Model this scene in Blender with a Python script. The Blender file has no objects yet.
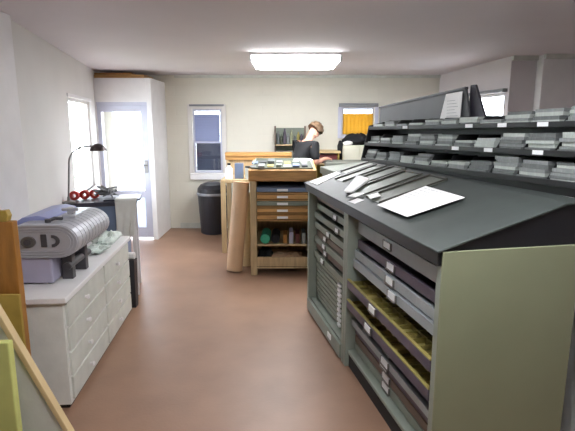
import bpy, bmesh, math, random
from mathutils import Vector, Matrix
random.seed(7)
PI = math.pi
scn = bpy.context.scene
COL = scn.collection

# ------------------------------------------------------------ materials
def srgb(r, g, b):
    f = lambda c: (c/255/12.92) if c/255 <= .04045 else ((c/255+.055)/1.055)**2.4
    return (f(r), f(g), f(b), 1)
_m = {}
def mat(name, rgb, rough=.6, var=.12, scale=8, bump=0.0, metal=0.0, stretch=None, bscale=None, coat=0):
    if name in _m: return _m[name]
    m = bpy.data.materials.new(name); m.use_nodes = True
    nt = m.node_tree; b = nt.nodes['Principled BSDF']
    c = srgb(*rgb)
    tc = nt.nodes.new('ShaderNodeTexCoord'); mp = nt.nodes.new('ShaderNodeMapping')
    nt.links.new(tc.outputs['Object'], mp.inputs['Vector'])
    if stretch: mp.inputs['Scale'].default_value = stretch
    n = nt.nodes.new('ShaderNodeTexNoise'); n.inputs['Scale'].default_value = scale; n.inputs['Detail'].default_value = 5
    nt.links.new(mp.outputs['Vector'], n.inputs['Vector'])
    r = nt.nodes.new('ShaderNodeValToRGB')
    lo = tuple(max(0, x*(1-var)) for x in c[:3]) + (1,); hi = tuple(min(1, x*(1+var)) for x in c[:3]) + (1,)
    r.color_ramp.elements[0].position = .3; r.color_ramp.elements[1].position = .7
    r.color_ramp.elements[0].color = lo; r.color_ramp.elements[1].color = hi
    nt.links.new(n.outputs['Fac'], r.inputs['Fac']); nt.links.new(r.outputs['Color'], b.inputs['Base Color'])
    b.inputs['Roughness'].default_value = rough; b.inputs['Metallic'].default_value = metal
    if coat: b.inputs['Coat Weight'].default_value = coat
    if bump:
        n2 = nt.nodes.new('ShaderNodeTexNoise'); n2.inputs['Scale'].default_value = bscale or scale*6
        nt.links.new(mp.outputs['Vector'], n2.inputs['Vector'])
        bp = nt.nodes.new('ShaderNodeBump'); bp.inputs['Strength'].default_value = bump; bp.inputs['Distance'].default_value = .01
        nt.links.new(n2.outputs['Fac'], bp.inputs['Height']); nt.links.new(bp.outputs['Normal'], b.inputs['Normal'])
    _m[name] = m; return m

def emit(name, rgb, st):
    m = bpy.data.materials.new(name); m.use_nodes = True
    b = m.node_tree.nodes['Principled BSDF']
    b.inputs['Base Color'].default_value = srgb(*rgb)
    b.inputs['Emission Color'].default_value = srgb(*rgb); b.inputs['Emission Strength'].default_value = st
    return m

def brick_wall(name, rgb):
    m = mat(name, rgb, .7, .03, 2.5)
    nt = m.node_tree; b = nt.nodes['Principled BSDF']
    tc = nt.nodes.new('ShaderNodeTexCoord'); sp = nt.nodes.new('ShaderNodeSeparateXYZ'); cb = nt.nodes.new('ShaderNodeCombineXYZ')
    nt.links.new(tc.outputs['Object'], sp.inputs[0])
    ad = nt.nodes.new('ShaderNodeMath'); ad.operation = 'ADD'
    nt.links.new(sp.outputs['X'], ad.inputs[0]); nt.links.new(sp.outputs['Y'], ad.inputs[1])
    nt.links.new(ad.outputs[0], cb.inputs['X']); nt.links.new(sp.outputs['Z'], cb.inputs['Y'])
    br = nt.nodes.new('ShaderNodeTexBrick'); br.inputs['Scale'].default_value = 1
    br.inputs['Brick Width'].default_value = .45; br.inputs['Row Height'].default_value = .15; br.inputs['Mortar Size'].default_value = .008
    br.inputs['Mortar Smooth'].default_value = .6
    nt.links.new(cb.outputs[0], br.inputs['Vector'])
    bp = nt.nodes.new('ShaderNodeBump'); bp.inputs['Strength'].default_value = .25; bp.inputs['Distance'].default_value = .006; bp.invert = True
    nt.links.new(br.outputs['Fac'], bp.inputs['Height']); nt.links.new(bp.outputs['Normal'], b.inputs['Normal'])
    return m

def glass_mat():
    m = bpy.data.materials.new('window_glass'); m.use_nodes = True
    nt = m.node_tree; nt.nodes.clear()
    o = nt.nodes.new('ShaderNodeOutputMaterial'); mx = nt.nodes.new('ShaderNodeMixShader')
    t = nt.nodes.new('ShaderNodeBsdfTransparent'); g = nt.nodes.new('ShaderNodeBsdfGlossy'); g.inputs['Roughness'].default_value = .02
    t.inputs['Color'].default_value = (.95, .97, .98, 1); mx.inputs['Fac'].default_value = .06
    nt.links.new(t.outputs[0], mx.inputs[1]); nt.links.new(g.outputs[0], mx.inputs[2]); nt.links.new(mx.outputs[0], o.inputs[0])
    return m
def cloth_lit(name, rgb, tr=.6):   # thin fabric or plastic that lets daylight through
    m = bpy.data.materials.new(name); m.use_nodes = True
    nt = m.node_tree; nt.nodes.clear()
    o = nt.nodes.new('ShaderNodeOutputMaterial'); mx = nt.nodes.new('ShaderNodeMixShader')
    t = nt.nodes.new('ShaderNodeBsdfTranslucent'); g = nt.nodes.new('ShaderNodeBsdfDiffuse')
    n = nt.nodes.new('ShaderNodeTexNoise'); n.inputs['Scale'].default_value = 9
    r = nt.nodes.new('ShaderNodeValToRGB'); c = srgb(*rgb)
    r.color_ramp.elements[0].color = tuple(x*.85 for x in c[:3])+(1,); r.color_ramp.elements[1].color = c
    nt.links.new(n.outputs['Fac'], r.inputs['Fac'])
    for q in (t, g): nt.links.new(r.outputs['Color'], q.inputs['Color'])
    mx.inputs['Fac'].default_value = tr
    nt.links.new(g.outputs[0], mx.inputs[1]); nt.links.new(t.outputs[0], mx.inputs[2]); nt.links.new(mx.outputs[0], o.inputs[0])
    return m

M = dict(
    wall=brick_wall('painted_block_wall', (216, 213, 200)),
    wall_l=mat('painted_wall', (214, 211, 207), .7, .03, 2, .1),
    wall_r=mat('lilac_white_wall', (212, 206, 208), .7, .03, 2, .1),
    ceil=mat('ceiling_paint', (222, 216, 220), .8, .02, 2),
    floor=mat('brown_floor', (143, 111, 90), .45, .10, 3, .08, bscale=60),
    white=mat('white_paint', (228, 226, 226), .5, .04, 6),
    offwhite=mat('aged_white_paint', (222, 223, 218), .5, .06, 9, .1),
    drawerw=mat('drawer_paint', (202, 204, 196), .5, .08, 9, .1),
    lav=mat('lavender_frame', (196, 198, 214), .5, .04, 6),
    paleblue=mat('pale_blue_door_panel', (205, 218, 232), .5, .04, 6),
    olive=mat('olive_grey_metal', (132, 136, 110), .42, .05, 3),
    case=mat('grey_green_metal', (138, 146, 136), .45, .08, 5),
    drwgrey=mat('grey_drawer_front', (150, 157, 160), .45, .10, 6),
    drwgreen=mat('green_grey_drawer_front', (126, 134, 122), .5, .10, 6),
    drwbrown=mat('brown_drawer_front', (96, 78, 66), .5, .2, 9),
    drwdark=mat('dark_violet_drawer_front', (84, 76, 88), .5, .2, 9),
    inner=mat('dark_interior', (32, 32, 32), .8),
    khaki=mat('drawer_wood', (146, 134, 74), .6, .25, 14, .2),
    khakidark=mat('type_compartment', (104, 92, 34), .7, .5, 40, .4),
    slope=mat('black_slanted_top', (54, 60, 58), .62, .18, 5, .05),
    black=mat('black_paint', (22, 23, 27), .4, .2, 8),
    rack=mat('rack_black_metal', (24, 25, 27), .45, .2, 8),
    lead=mat('spacing_metal', (132, 136, 136), .45, .18, 12, .1, .25),
    lead2=mat('dull_spacing_metal', (104, 108, 108), .5, .2, 12, .1, .25),
    lead3=mat('pale_spacing_metal', (176, 182, 178), .45, .12, 12, .1, .2),
    paper=mat('paper', (246, 246, 246), .7, .02, 8),
    ink=mat('print_grey', (168, 172, 176), .7, .1, 30),
    label=mat('white_label', (236, 238, 240), .5, .03, 8),
    galley=mat('galley_tray', (108, 112, 104), .5, .12, 6, 0, .2),
    galleydark=mat('galley_edge', (52, 50, 44), .5, .2, 9),
    oak=mat('oak', (182, 138, 82), .5, .22, 5, .15, stretch=(1, 6, 9)),
    oakpale=mat('pale_oak_post', (186, 162, 124), .55, .18, 5, .15, stretch=(8, 8, 1)),
    kraft=mat('kraft_paper', (206, 172, 138), .6, .06, 4),
    tan=mat('tan_paper', (208, 184, 140), .6, .06, 4),
    silver=mat('machine_silver', (190, 192, 200), .35, .06, 5, 0, .25),
    silverdk=mat('machine_dark', (74, 72, 76), .4, .2, 8),
    lilac=mat('machine_lilac_paint', (172, 168, 190), .45, .06, 5),
    bluel=mat('blue_lid', (150, 158, 206), .35, .08, 5),
    slate=mat('slate_blue_panel', (104, 120, 148), .5, .12, 5),
    desk=mat('dark_desk_top', (58, 58, 72), .4, .25, 8),
    red=mat('red_plastic', (196, 52, 44), .4, .15, 9),
    steel=mat('brushed_steel', (130, 128, 126), .35, .1, 9, 0, .7),
    lampdark=mat('dark_lamp_metal', (74, 62, 62), .35, .15, 9, 0, .4),
    bin=mat('black_plastic', (34, 34, 40), .4, .2, 8),
    grey=mat('grey_plastic', (128, 130, 134), .5, .1, 8),
    plast=mat('pale_green_plastic_bag', (196, 208, 200), .3, .2, 22, .4),
    board=mat('grey_board', (72, 74, 78), .55, .25, 2.5),
    boarddk=mat('dark_board', (58, 56, 66), .55, .15, 4),
    brown=mat('brown_wood', (158, 108, 46), .5, .25, 4, .15, stretch=(6, 6, 1)),
    oliveply=mat('olive_ply', (164, 138, 62), .6, .22, 7),
    yelgreen=mat('yellow_green_card', (196, 200, 122), .6, .14, 4),
    teal=mat('teal_roll', (46, 150, 118), .5, .15, 8),
    navy=mat('dark_navy_cloth', (9, 10, 15), .8, .25, 12, .3),
    jean=mat('grey_trousers', (60, 62, 72), .8, .2, 12, .2),
    skin=mat('skin', (206, 152, 130), .5, .05, 8),
    hair=mat('light_brown_hair', (104, 80, 56), .6, .35, 40, .6, stretch=(1, 1, 4)),
    maroon=mat('dark_red_box', (92, 34, 38), .5, .15, 8),
    creamcab=mat('cream_cabinet', (206, 204, 186), .5, .05, 6),
    yblind=None, bblind=None,
    glass=glass_mat(),
    leaf=mat('hedge_leaf', (88, 150, 74), .7, .4, 14),
    conc=mat('pale_concrete', (190, 188, 182), .9, .1, 2),
    fern=mat('grey_green_bits', (66, 72, 60), .6, .4, 24, .3),
)
M['yblind'] = cloth_lit('yellow_blind', (222, 184, 84), .4)
M['bblind'] = cloth_lit('blue_grey_blind', (156, 160, 180), .42)
M['dimfilm'] = cloth_lit('dim_film', (92, 96, 112), .18)
M['whiteblind'] = cloth_lit('white_curtain', (246, 246, 252), .75)
M['tube'] = emit('lit_diffuser', (250, 252, 255), 27.0)
M['tube2'] = emit('dimmer_lit_diffuser', (250, 252, 255), 18.0)
M['frost'] = cloth_lit('frosted_panel', (226, 236, 250), .7)

# ------------------------------------------------------------ mesh helpers
class MB:
    def __init__(s): s.bm = bmesh.new(); s.mats = []; s.cur = 0
    def m(s, material):
        if material not in s.mats: s.mats.append(material)
        s.cur = s.mats.index(material); return s
    def _f(s, vs):
        try: f = s.bm.faces.new(vs); f.material_index = s.cur; return f
        except ValueError: return None
    def hexa(s, p):          # 8 points: bottom 4 (ccw), top 4
        v = [s.bm.verts.new(q) for q in p]
        for f in ((3,2,1,0),(4,5,6,7),(0,1,5,4),(1,2,6,5),(2,3,7,6),(3,0,4,7)): s._f([v[i] for i in f])
        return s
    def box(s, x0, x1, y0, y1, z0, z1):
        return s.hexa([(x0,y0,z0),(x1,y0,z0),(x1,y1,z0),(x0,y1,z0),(x0,y0,z1),(x1,y0,z1),(x1,y1,z1),(x0,y1,z1)])
    def prism(s, pts, axis, a, b):   # outline pts (2D) extruded on axis from a to b
        def P(p, t):
            return {'x': (t, p[0], p[1]), 'y': (p[0], t, p[1]), 'z': (p[0], p[1], t)}[axis]
        A = [s.bm.verts.new(P(p, a)) for p in pts]; B = [s.bm.verts.new(P(p, b)) for p in pts]
        s._f(A[::-1]); s._f(B); n = len(pts)
        for i in range(n): s._f([A[i], A[(i+1)%n], B[(i+1)%n], B[i]])
        return s
    def rings(s, rs, cap=True):
        R = [[s.bm.verts.new(p) for p in r] for r in rs]; n = len(rs[0])
        for a, b in zip(R, R[1:]):
            for i in range(n): s._f([a[i], a[(i+1)%n], b[(i+1)%n], b[i]])
        if cap: s._f(R[0][::-1]); s._f(R[-1])
        return s
    def tube(s, path, r, n=12, cap=True):
        path = [Vector(p) for p in path]; rs = []
        for i, p in enumerate(path):
            d = (path[min(i+1, len(path)-1)] - path[max(i-1, 0)]).normalized()
            u = d.cross(Vector((0,0,1)));
            if u.length < .05: u = d.cross(Vector((0,1,0)))
            u.normalize(); w = d.cross(u)
            rr = r[i] if isinstance(r, (list, tuple)) else r
            rs.append([p + (u*math.cos(2*PI*k/n) + w*math.sin(2*PI*k/n))*rr for k in range(n)])
        return s.rings(rs, cap)
    def lathe(s, prof, c=(0,0,0), n=28):
        return s.rings([[(c[0]+r*math.cos(2*PI*k/n), c[1]+r*math.sin(2*PI*k/n), c[2]+z) for k in range(n)] for r, z in prof])
    def blob(s, c, r, seed=0, amp=.2, n=14, m=9):
        rnd = random.Random(seed); ph = [rnd.uniform(0, 6) for _ in range(6)]
        rs = []
        for j in range(1, m):
            th = PI*j/m; ring = []
            for k in range(n):
                f = 2*PI*k/n
                a = 1 + amp*(math.sin(3*f+ph[0]+th*2)*.5 + math.sin(5*f+ph[1]-th*3)*.3 + math.sin(4*th+ph[2])*.3)
                ring.append((c[0]+r[0]*a*math.sin(th)*math.cos(f), c[1]+r[1]*a*math.sin(th)*math.sin(f), c[2]+r[2]*a*-math.cos(th)))
            rs.append(ring)
        return s.rings(rs)
    def build(s, name, material=None, parent=None, bevel=0, smooth=False, loc=None, rz=0, seg=2, kind=None, rot=None):
        me = bpy.data.meshes.new(name)
        bmesh.ops.recalc_face_normals(s.bm, faces=s.bm.faces)
        if material: me.materials.append(material)
        else:
            for q in s.mats: me.materials.append(q)
        if smooth:
            for f in s.bm.faces: f.smooth = True
        s.bm.to_mesh(me); s.bm.free()
        o = bpy.data.objects.new(name, me); COL.objects.link(o)
        if parent: o.parent = parent
        if loc: o.location = loc
        if rot: o.rotation_euler = rot
        elif rz: o.rotation_euler.z = rz
        if bevel:
            b = o.modifiers.new('Bevel', 'BEVEL'); b.width = bevel; b.segments = seg; b.limit_method = 'ANGLE'; b.angle_limit = .6
        if smooth:
            w = o.modifiers.new('Normals', 'WEIGHTED_NORMAL'); w.keep_sharp = True
            for e in me.edges: pass
        if kind: o['kind'] = kind
        return o
def box(name, m, parent, x0, x1, y0, y1, z0, z1, bevel=0, **k):
    return MB().box(x0,x1,y0,y1,z0,z1).build(name, m, parent, bevel, **k)
def tag(o, label, cat, group=None):
    o['label'] = label; o['category'] = cat
    if group: o['group'] = group
    return o
def thing(name, label, cat, loc=(0,0,0), rz=0, group=None, rot=None):
    o = bpy.data.objects.new(name, None); COL.objects.link(o); o.location = loc; o.rotation_euler = rot or (0,0,rz)
    o.empty_display_size = .1
    return tag(o, label, cat, group)
def dup(root, loc, rz, label, group=None):
    def cp(o, par):
        c = o.copy(); COL.objects.link(c)
        if par: c.parent = par
        for ch in o.children: cp(ch, c)
        return c
    r = cp(root, None); r.location = loc; r.rotation_euler.z = rz; r['label'] = label
    if group: r['group'] = group
    return r
def lbl(o, t): o['label'] = t; return o

# ------------------------------------------------------------ the room shell
CH = 2.41
def wall(name, p, q, m, holes=(), z0=0, z1=CH, th=.12, side=1):
    """wall from p to q (inner face), thickness away from the room; holes are (s0,s1,z0,z1)"""
    p = Vector(p); q = Vector(q); d = (q-p); L = d.length; d.normalize(); nrm = Vector((-d.y, d.x))*side
    ss = sorted({0, L} | {h[i] for h in holes for i in (0, 1)}); zs = sorted({z0, z1} | {h[i] for h in holes for i in (2, 3)})
    mb = MB()
    for a, b in zip(ss, ss[1:]):
        for c, e in zip(zs, zs[1:]):
            sm, zm = (a+b)/2, (c+e)/2
            if any(h[0] < sm < h[1] and h[2] < zm < h[3] for h in holes): continue
            P = [p+d*a, p+d*b, p+d*b+nrm*th, p+d*a+nrm*th]
            mb.hexa([(v.x, v.y, c) for v in P] + [(v.x, v.y, e) for v in P])
    bmesh.ops.remove_doubles(mb.bm, verts=mb.bm.verts, dist=1e-5)
    seen = {}
    for f in list(mb.bm.faces):
        k = frozenset(v.index for v in f.verts) if False else tuple(sorted((round(v.co.x,4), round(v.co.y,4), round(v.co.z,4)) for v in f.verts))
        seen.setdefault(k, []).append(f)
    for fs in seen.values():
        if len(fs) > 1: bmesh.ops.delete(mb.bm, geom=fs, context='FACES_ONLY')
    return mb.build(name, m, kind='structure')

YB = 7.82
LW = lambda y: -2.66 + .22*(6.88-y)            # x of the left wall at depth y
lp = (LW(3.5), 3.5); lq = (LW(YB), YB)
Ls = lambda y: (y-3.5)*math.hypot(.22, 1)
wall('wall_left', lp, lq, M['wall_l'], [(Ls(5.30), Ls(6.62), .86, 1.96)])
wall('wall_left_near', (LW(3.5), -1.5), lp, M['wall_l'])
MB().box(LW(3.5), LW(3.5)+.05, 3.12, 3.5, 0, CH).build('trim_1', M['white'], kind='structure', bevel=.01)
# back wall runs from the left wall to the right wall; holes: porch opening, narrow window, window with yellow blind
X0 = LW(YB)-.1
wall('wall_back', (X0, YB), (2.36, YB), M['wall'],
     [(-2.74-X0, -1.98-X0, 0, 2.0), (-1.49-X0, -1.03-X0, .90, 1.90), (.85-X0, 1.36-X0, 1.50, 1.93)])
rp = (2.35, YB); rq = (2.46, 5.6)
wall('wall_right', rp, rq, M['wall_r'], [(1.06, 2.13, 1.52, 2.03)])
wall('wall_right_return', rq, (2.74, 5.6), M['wall_r'])
MB().box(2.74, 3.42, 5.46, 5.72, 0, CH).build('wall_right_pier', M['white'], kind='structure', bevel=.004)
wall('wall_right_near', (3.3, 5.46), (3.3, -1.5), M['wall_r'])
wall('wall_front', (3.3, -1.5), (LW(3.5), -1.5), M['wall_l'])
fl = MB().box(-3.2, 3.5, -1.7, 8.0, -.1, 0).build('floor', M['floor'], kind='structure')
MB().box(-3.2, 3.5, -1.7, 8.0, CH, CH+.1).build('ceiling', M['ceil'], kind='structure')
MB().box(-1.74, 2.35, YB-.035, YB, CH-.045, CH).build('trim_2', M['olive'] if False else M['drawerw'], kind='structure', bevel=.006)
MB().box(2.46, 2.73, 5.55, 5.598, CH-.05, CH).box(2.74, 3.3, 5.41, 5.458, CH-.05, CH).build('trim_3', M['drawerw'], kind='structure')
MB().box(-1.74, .7, YB-.02, YB, 0, .09).build('baseboard_back', M['drawerw'], kind='structure', bevel=.004)

# outside: pale ground, hedge and a pale wall so the panes look onto something
g = MB().box(-12, 12, -6, 20, -.16, -.11).build('ground', M['conc'], kind='structure')
hb = MB()
for i in range(60):
    hb.blob((-4.6+random.uniform(-.5, .5), 5.6+random.uniform(0, 3.6), random.uniform(.1, 1.35)), (.3, .3, .26), i, .4, 9, 6)
o = hb.build('hedge', M['leaf']); o['kind'] = 'stuff'; tag(o, 'green hedge outside the bright left window', 'hedge')

# ------------------------------------------------------------ porch box with the glazed door
PX0, PX1, PY = -2.87, -1.90, 7.02
mb = MB()
mb.box(PX1-.07, PX1, PY, YB, 0, 2.30)                      # right side
mb.box(LW(PY)+.0, PX1-.07, PY, PY+.06, 1.975, 2.30)           # header
mb.box(LW(PY)-.05, PX1-.07, PY+.06, YB, 2.24, 2.30)            # lid
mb.build('wall_porch', M['white'], kind='structure', bevel=.004)
dr = bpy.data.objects.new('door_1', None); COL.objects.link(dr); dr.location = (-2.70, PY+.02, 0); dr['kind'] = 'structure'
W = .73
MB().box(-.03, 0, 0, .07, 0, 1.975).box(W, W+.0, 0, .07, 0, 1.975).box(0, W, 0, .07, 1.93, 1.975).build('door_frame', M['lav'], dr)
MB().box(.0, .07, .01, .05, .03, 1.93).box(W-.1, W, .01, .05, .03, 1.93).box(.07, W-.1, .01, .05, 1.84, 1.93).box(.07, W-.1, .01, .05, .62, .72).box(.07, W-.1, .01, .05, .03, .18).build('door_leaf', M['lav'], dr, .004)
box('door_panel', M['frost'], dr, .07, W-.1, .02, .04, .18, .62)
box('door_pane', M['glass'], dr, .07, W-.1, .028, .034, .72, 1.84)
hd = MB(); hd.box(W-.075, W-.035, -.006, .01, .98, 1.16).tube([(W-.055, -.006, 1.09), (W-.055, -.05, 1.09), (W-.17, -.05, 1.09)], .009)
hd.build('door_handle', M['steel'], dr)
MB().box(LW(PY)+.01, -2.73, PY, PY+.06, 0, 1.975).build('trim_4', M['white'], kind='structure')
# pale boarded shelf laid on top of the porch
pk = thing('wooden_plank', 'honey coloured wooden board lying on top of the porch box', 'plank', (-2.30, 7.05, 2.30))
MB().box(-.40, .30, .02, .50, .0, .05).build('board', M['oak'], pk, .005)
MB().box(-.40, .12, .04, .48, .05, .075).build('upper_board', M['brown'], pk, .004)
cbl = MB().tube([(-2.715, 6.99, 2.36), (-2.71, 6.985, 2.2), (-2.70, 6.985, 1.98)], .008, 8).build('hanging_cable', M['black'])
tag(cbl, 'short dark cable hanging down the left edge of the porch header', 'cable')

# ------------------------------------------------------------ windows
def window(name, p, q, z0, z1, fr, mull=(), rail=(), w=.035, dep=.06):
    p = Vector(p); q = Vector(q); L = (q-p).length; a = math.atan2(q.y-p.y, q.x-p.x)
    r = bpy.data.objects.new(name, None); COL.objects.link(r); r.location = (p.x, p.y, 0); r.rotation_euler.z = a; r['kind'] = 'structure'
    mb = MB().box(0, w, 0.03, dep, z0, z1).box(L-w, L, .03, dep, z0, z1).box(w, L-w, .03, dep, z0, z0+w).box(w, L-w, .03, dep, z1-w, z1)
    for s in mull: mb.box(s-.015, s+.015, .03, dep, z0+w, z1-w)
    for z in rail: mb.box(w, L-w, .03, dep, z-.016, z+.016)
    mb.build('window_frame', fr, r, .004)
    MB().box(w, L-w, .042, .047, z0+w, z1-w).build('pane', M['glass'], r)
    return r, L
def lwp(y): return (LW(y), y)
w1, L = window('window_1', lwp(5.30), lwp(6.62), .86, 1.96, M['white'], mull=(.66,))
MB().box(-.03, L+.03, -.02, .03, .83, .86).build('window_sill', M['white'], w1, .004)
MB().box(-.05, L+.05, -.012, .0, 1.96, 2.0).build('window_trim', M['white'], w1, .003)
w2, L = window('window_2', (-1.49, YB), (-1.03, YB), .90, 1.90, M['lav'], rail=(1.385,))
MB().box(-.07, 0, -.02, 0, .80, 1.97).box(L, L+.07, -.02, 0, .80, 1.97).box(0, L, -.02, 0, 1.90, 1.94).build('window_surround', M['wall_l'], w2, .004)
MB().box(-.05, L+.05, -.07, .0, .80, .90).build('window_sill', M['white'], w2, .006)
sl = MB()
for k in range(17):
    z = 1.40+k*.0245
    sl.hexa([(.035, .004, z), (L-.035, .004, z), (L-.035, .022, z+.023), (.035, .022, z+.023), (.035, .004, z+.002), (L-.035, .004, z+.002), (L-.035, .022, z+.025), (.035, .022, z+.025)])
sl.build('venetian_blind', M['bblind'], w2)
MB().box(.035, L-.035, .064, .068, .935, 1.37).build('lower_film', M['dimfilm'], w2)
MB().box(-.04, L+.04, -.035, 0, 1.94, 1.97).build('blind_box', M['grey'], w2, .004)
w3, L = window('window_3', (.85, YB), (1.36, YB), 1.50, 1.93, M['lav'])
MB().box(-.05, L+.05, -.05, 0, 1.93, 1.985).build('blind_box', M['grey'], w3, .006)
yb_ = MB(); n = 26
for k in range(n):
    a, b = .02+(L-.04)*k/n, .02+(L-.04)*(k+1)/n
    ya = .012+.007*math.sin(k*1.9); yb2 = .012+.007*math.sin((k+1)*1.9)
    yb_.hexa([(a, ya, 1.51), (b, yb2, 1.51), (b, yb2+.003, 1.51), (a, ya+.003, 1.51), (a, ya, 1.83), (b, yb2, 1.83), (b, yb2+.003, 1.83), (a, ya+.003, 1.83)])
yb_.build('yellow_curtain', M['yblind'], w3)
MB().box(-.06, 0, -.02, 0, 1.45, 1.93).box(L, L+.06, -.02, 0, 1.45, 1.93).box(-.06, L+.06, -.05, 0, 1.45, 1.50).build('window_sill', M['lav'], w3, .004)
d = (Vector(rq)-Vector(rp)).normalized()
pa = Vector(rp)+d*1.06; pb = Vector(rp)+d*2.13
w4, L = window('window_4', pa, pb, 1.52, 2.03, M['white'])
MB().box(-.06, L+.06, -.06, 0, 2.03, 2.07).build('blind_box', M['grey'], w4, .006)

# ------------------------------------------------------------ ceiling lights
def ceiling_light(loc, label, rz=0, w=.96, l=.92, m=None):
    t = thing('ceiling_light', label, 'light', loc, rz)
    MB().box(-w/2, w/2, -l/2, l/2, -.03, 0).build('housing', M['white'], t, .004)
    MB().prism([(-w/2+.02, -.03), (-w/2+.05, -.085), (w/2-.05, -.085), (w/2-.02, -.03)], 'y', -l/2+.02, l/2-.02).build('diffuser', m or M['tube'], t, .01)
    box('end_cap', M['white'], t, -w/2, -w/2+.02, -l/2, l/2, -.09, -.03, .004); box('end_cap', M['white'], t, w/2-.02, w/2, -l/2, l/2, -.09, -.03, .004)
    return t
ceiling_light((.085, 5.75, CH), 'lit white fluorescent fitting on the ceiling near the far wall')
ceiling_light((.4, 1.5, CH), 'unseen white fluorescent fitting added on the ceiling to brighten the near cabinets', 0, 1.3, .6, M['tube2'])  # out of view, added to brighten the foreground and the right pier

# ------------------------------------------------------------ right: type cabinets with the slanted top
AX, AY = .181, 4.311
RZ = math.atan2(-.9803, .1977)
def cas(u, e, z=0):    # point in the cabinet row's own directions: along the front, then back
    return (AX+.1977*u+.9803*e, AY-.9803*u+.1977*e, z)
DEP = .665
def cabinet_body(t, u0, u1, zt, m):
    mb = MB().box(u0, u0+.045, 0, DEP, 0, zt).box(u1-.045, u1, 0, DEP, 0, zt)
    mb.box(u0+.045, u1-.045, DEP-.02, DEP, .08, zt).box(u0+.045, u1-.045, .02, DEP-.02, .10, .125)
    return mb.build('body', m, t, .005)
def drawer(t, u0, u1, z, m, h=.052, out=0., lu=None, open_cells=False, lw=.085, deep=.6, lh=.03):
    d = MB()
    y0 = .07-out; y1 = min(DEP-.05, y0+deep)
    d.m(m).box(u0, u1, y0, y0+.018, z, z+h)
    side = M['khaki'] if open_cells else m
    d.m(side).box(u0+.004, u0+.016, y0+.018, y1, z, z+h-.012).box(u1-.016, u1-.004, y0+.018, y1, z, z+h-.012)
    d.box(u0+.016, u1-.016, y1-.012, y1, z, z+h-.012).box(u0+.016, u1-.016, y0+.018, y1-.012, z, z+.008)
    if open_cells: d.box(u0, u1, y0+.0, y0+.02, z+h, z+h+.008)
    o = d.build('drawer', None, t, .002, seg=1)
    if open_cells:
        c = MB(); nx = 14; ny = 6
        for i in range(1, nx):
            x = u0+.016+(u1-u0-.032)*i/nx; c.m(M['khaki']).box(x-.003, x+.003, y0+.02, y1-.013, z+.008, z+h-.014)
        for j in range(1, ny):
            y = y0+.02+(y1-y0-.03)*j/ny; c.box(u0+.017, u1-.017, y-.003, y+.003, z+.0085, z+h-.0135)
        rr = random.Random(int(z*1000))
        for i in range(nx):
            for j in range(ny):
                x = u0+.016+(u1-u0-.032)*(i+.1)/nx; y = y0+.02+(y1-y0-.03)*(j+.1)/ny
                c.m(M['khakidark'] if rr.random() < .7 else M['khaki']).box(x, x+(u1-u0)/nx*.8-.006, y, y+(y1-y0)/ny*.8-.004, z+.009, z+.012+rr.random()*(h-.03))
        c.build('type_compartments', None, o)
    if lu is not None:
        MB().m(M['label']).box(lu-lw/2, lu+lw/2, y0-.008, y0, z+h*.5-lh/2, z+h*.5+lh/2).m(M['steel']).box(lu-lw/2-.006, lu-lw/2, y0-.011, y0, z+h*.5-lh/2-.003, z+h*.5+lh/2+.003).box(lu+lw/2, lu+lw/2+.006, y0-.011, y0, z+h*.5-lh/2-.003, z+h*.5+lh/2+.003).box(lu-lw/2, lu+lw/2, y0-.014, y0, z+h*.5-lh/2-.008, z+h*.5-lh/2).build('label_holder', None, o)
    return o
# nearer cabinet
cn = thing('type_cabinet', 'olive grey type cabinet nearest the viewer, large plain end panel and open drawers', 'cabinet', cas(0, 0), RZ)
U0, U1 = 1.082, 2.372
cabinet_body(cn, U0, U1, 1.10, M['case'])
box('end_panel', M['olive'], cn, U1, U1+.012, -.004, DEP, 0, 1.168, .003)
box('plinth', M['inner'], cn, U0+.045, U1-.045, .03, .05, 0, .10)
a, b = U0+.055, U1-.055
spec = [(.968, M['drwgrey'], .08, .0, 1.64, 0), (.868, M['drwdark'], .056, .0, 1.70, 0), (.800, M['drwgrey'], .056, .02, 1.74, 0), (.735, M['drwgrey'], .056, .03, 1.80, 0),
        (.590, M['drwdark'], .055, .07, 1.62, 1), (.446, M['drwdark'], .055, .07, 1.56, 1), (.365, M['drwdark'], .05, .0, 1.70, 0), (.315, M['drwgrey'], .042, .03, 1.74, 0),
        (.250, M['drwdark'], .05, 0, 1.66, 0), (.190, M['drwbrown'], .05, 0, 1.7, 0), (.13, M['drwgreen'], .05, 0, 1.7, 0)]
for z, m, h, out, lu, cells in spec: drawer(cn, a, b, z, m, h, out, lu, bool(cells), lw=.10, lh=.036)
# farther cabinet
cf = thing('type_cabinet', 'grey green type cabinet at the far end, with a column of small white pulls', 'cabinet', cas(0, 0), RZ)
V0, V1 = .0, 1.079
cabinet_body(cf, V0, V1, 1.10, M['case'])
box('plinth', M['case'], cf, V0+.045, V1-.045, -.012, .01, .02, .125, .003)
a, b = V0+.055, V1-.055
spec = [(1.030, M['drwbrown'], 0, None), (.950, M['drwgreen'], .0, .62), (.872, M['drwgreen'], .02, .74), (.785, M['drwgreen'], .02, .5), (.710, M['drwbrown'], .0, .34), (.655, M['drwgreen'], .02, .38), (.590, M['drwbrown'], 0, .36), (.520, M['drwgreen'], .02, .34)]
for z, m, out, lu in spec: drawer(cf, a, b, z, m, .052, out, lu)
for k in range(9):                       # thin galley trays with white end pulls
    z = .468-k*.040
    o = MB().m(M['drwgreen']).box(a, b, .07, .086, z, z+.028).box(a+.01, b-.01, .086, .5, z, z+.004).build('shallow_drawer', None, cf)
    box('white_pull', M['label'], o, .75, .81, .054, .07, z+.003, z+.026, .002)
box('bottom_label', M['label'], cf, .74, .82, -.018, -.012, .06, .10)
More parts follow.
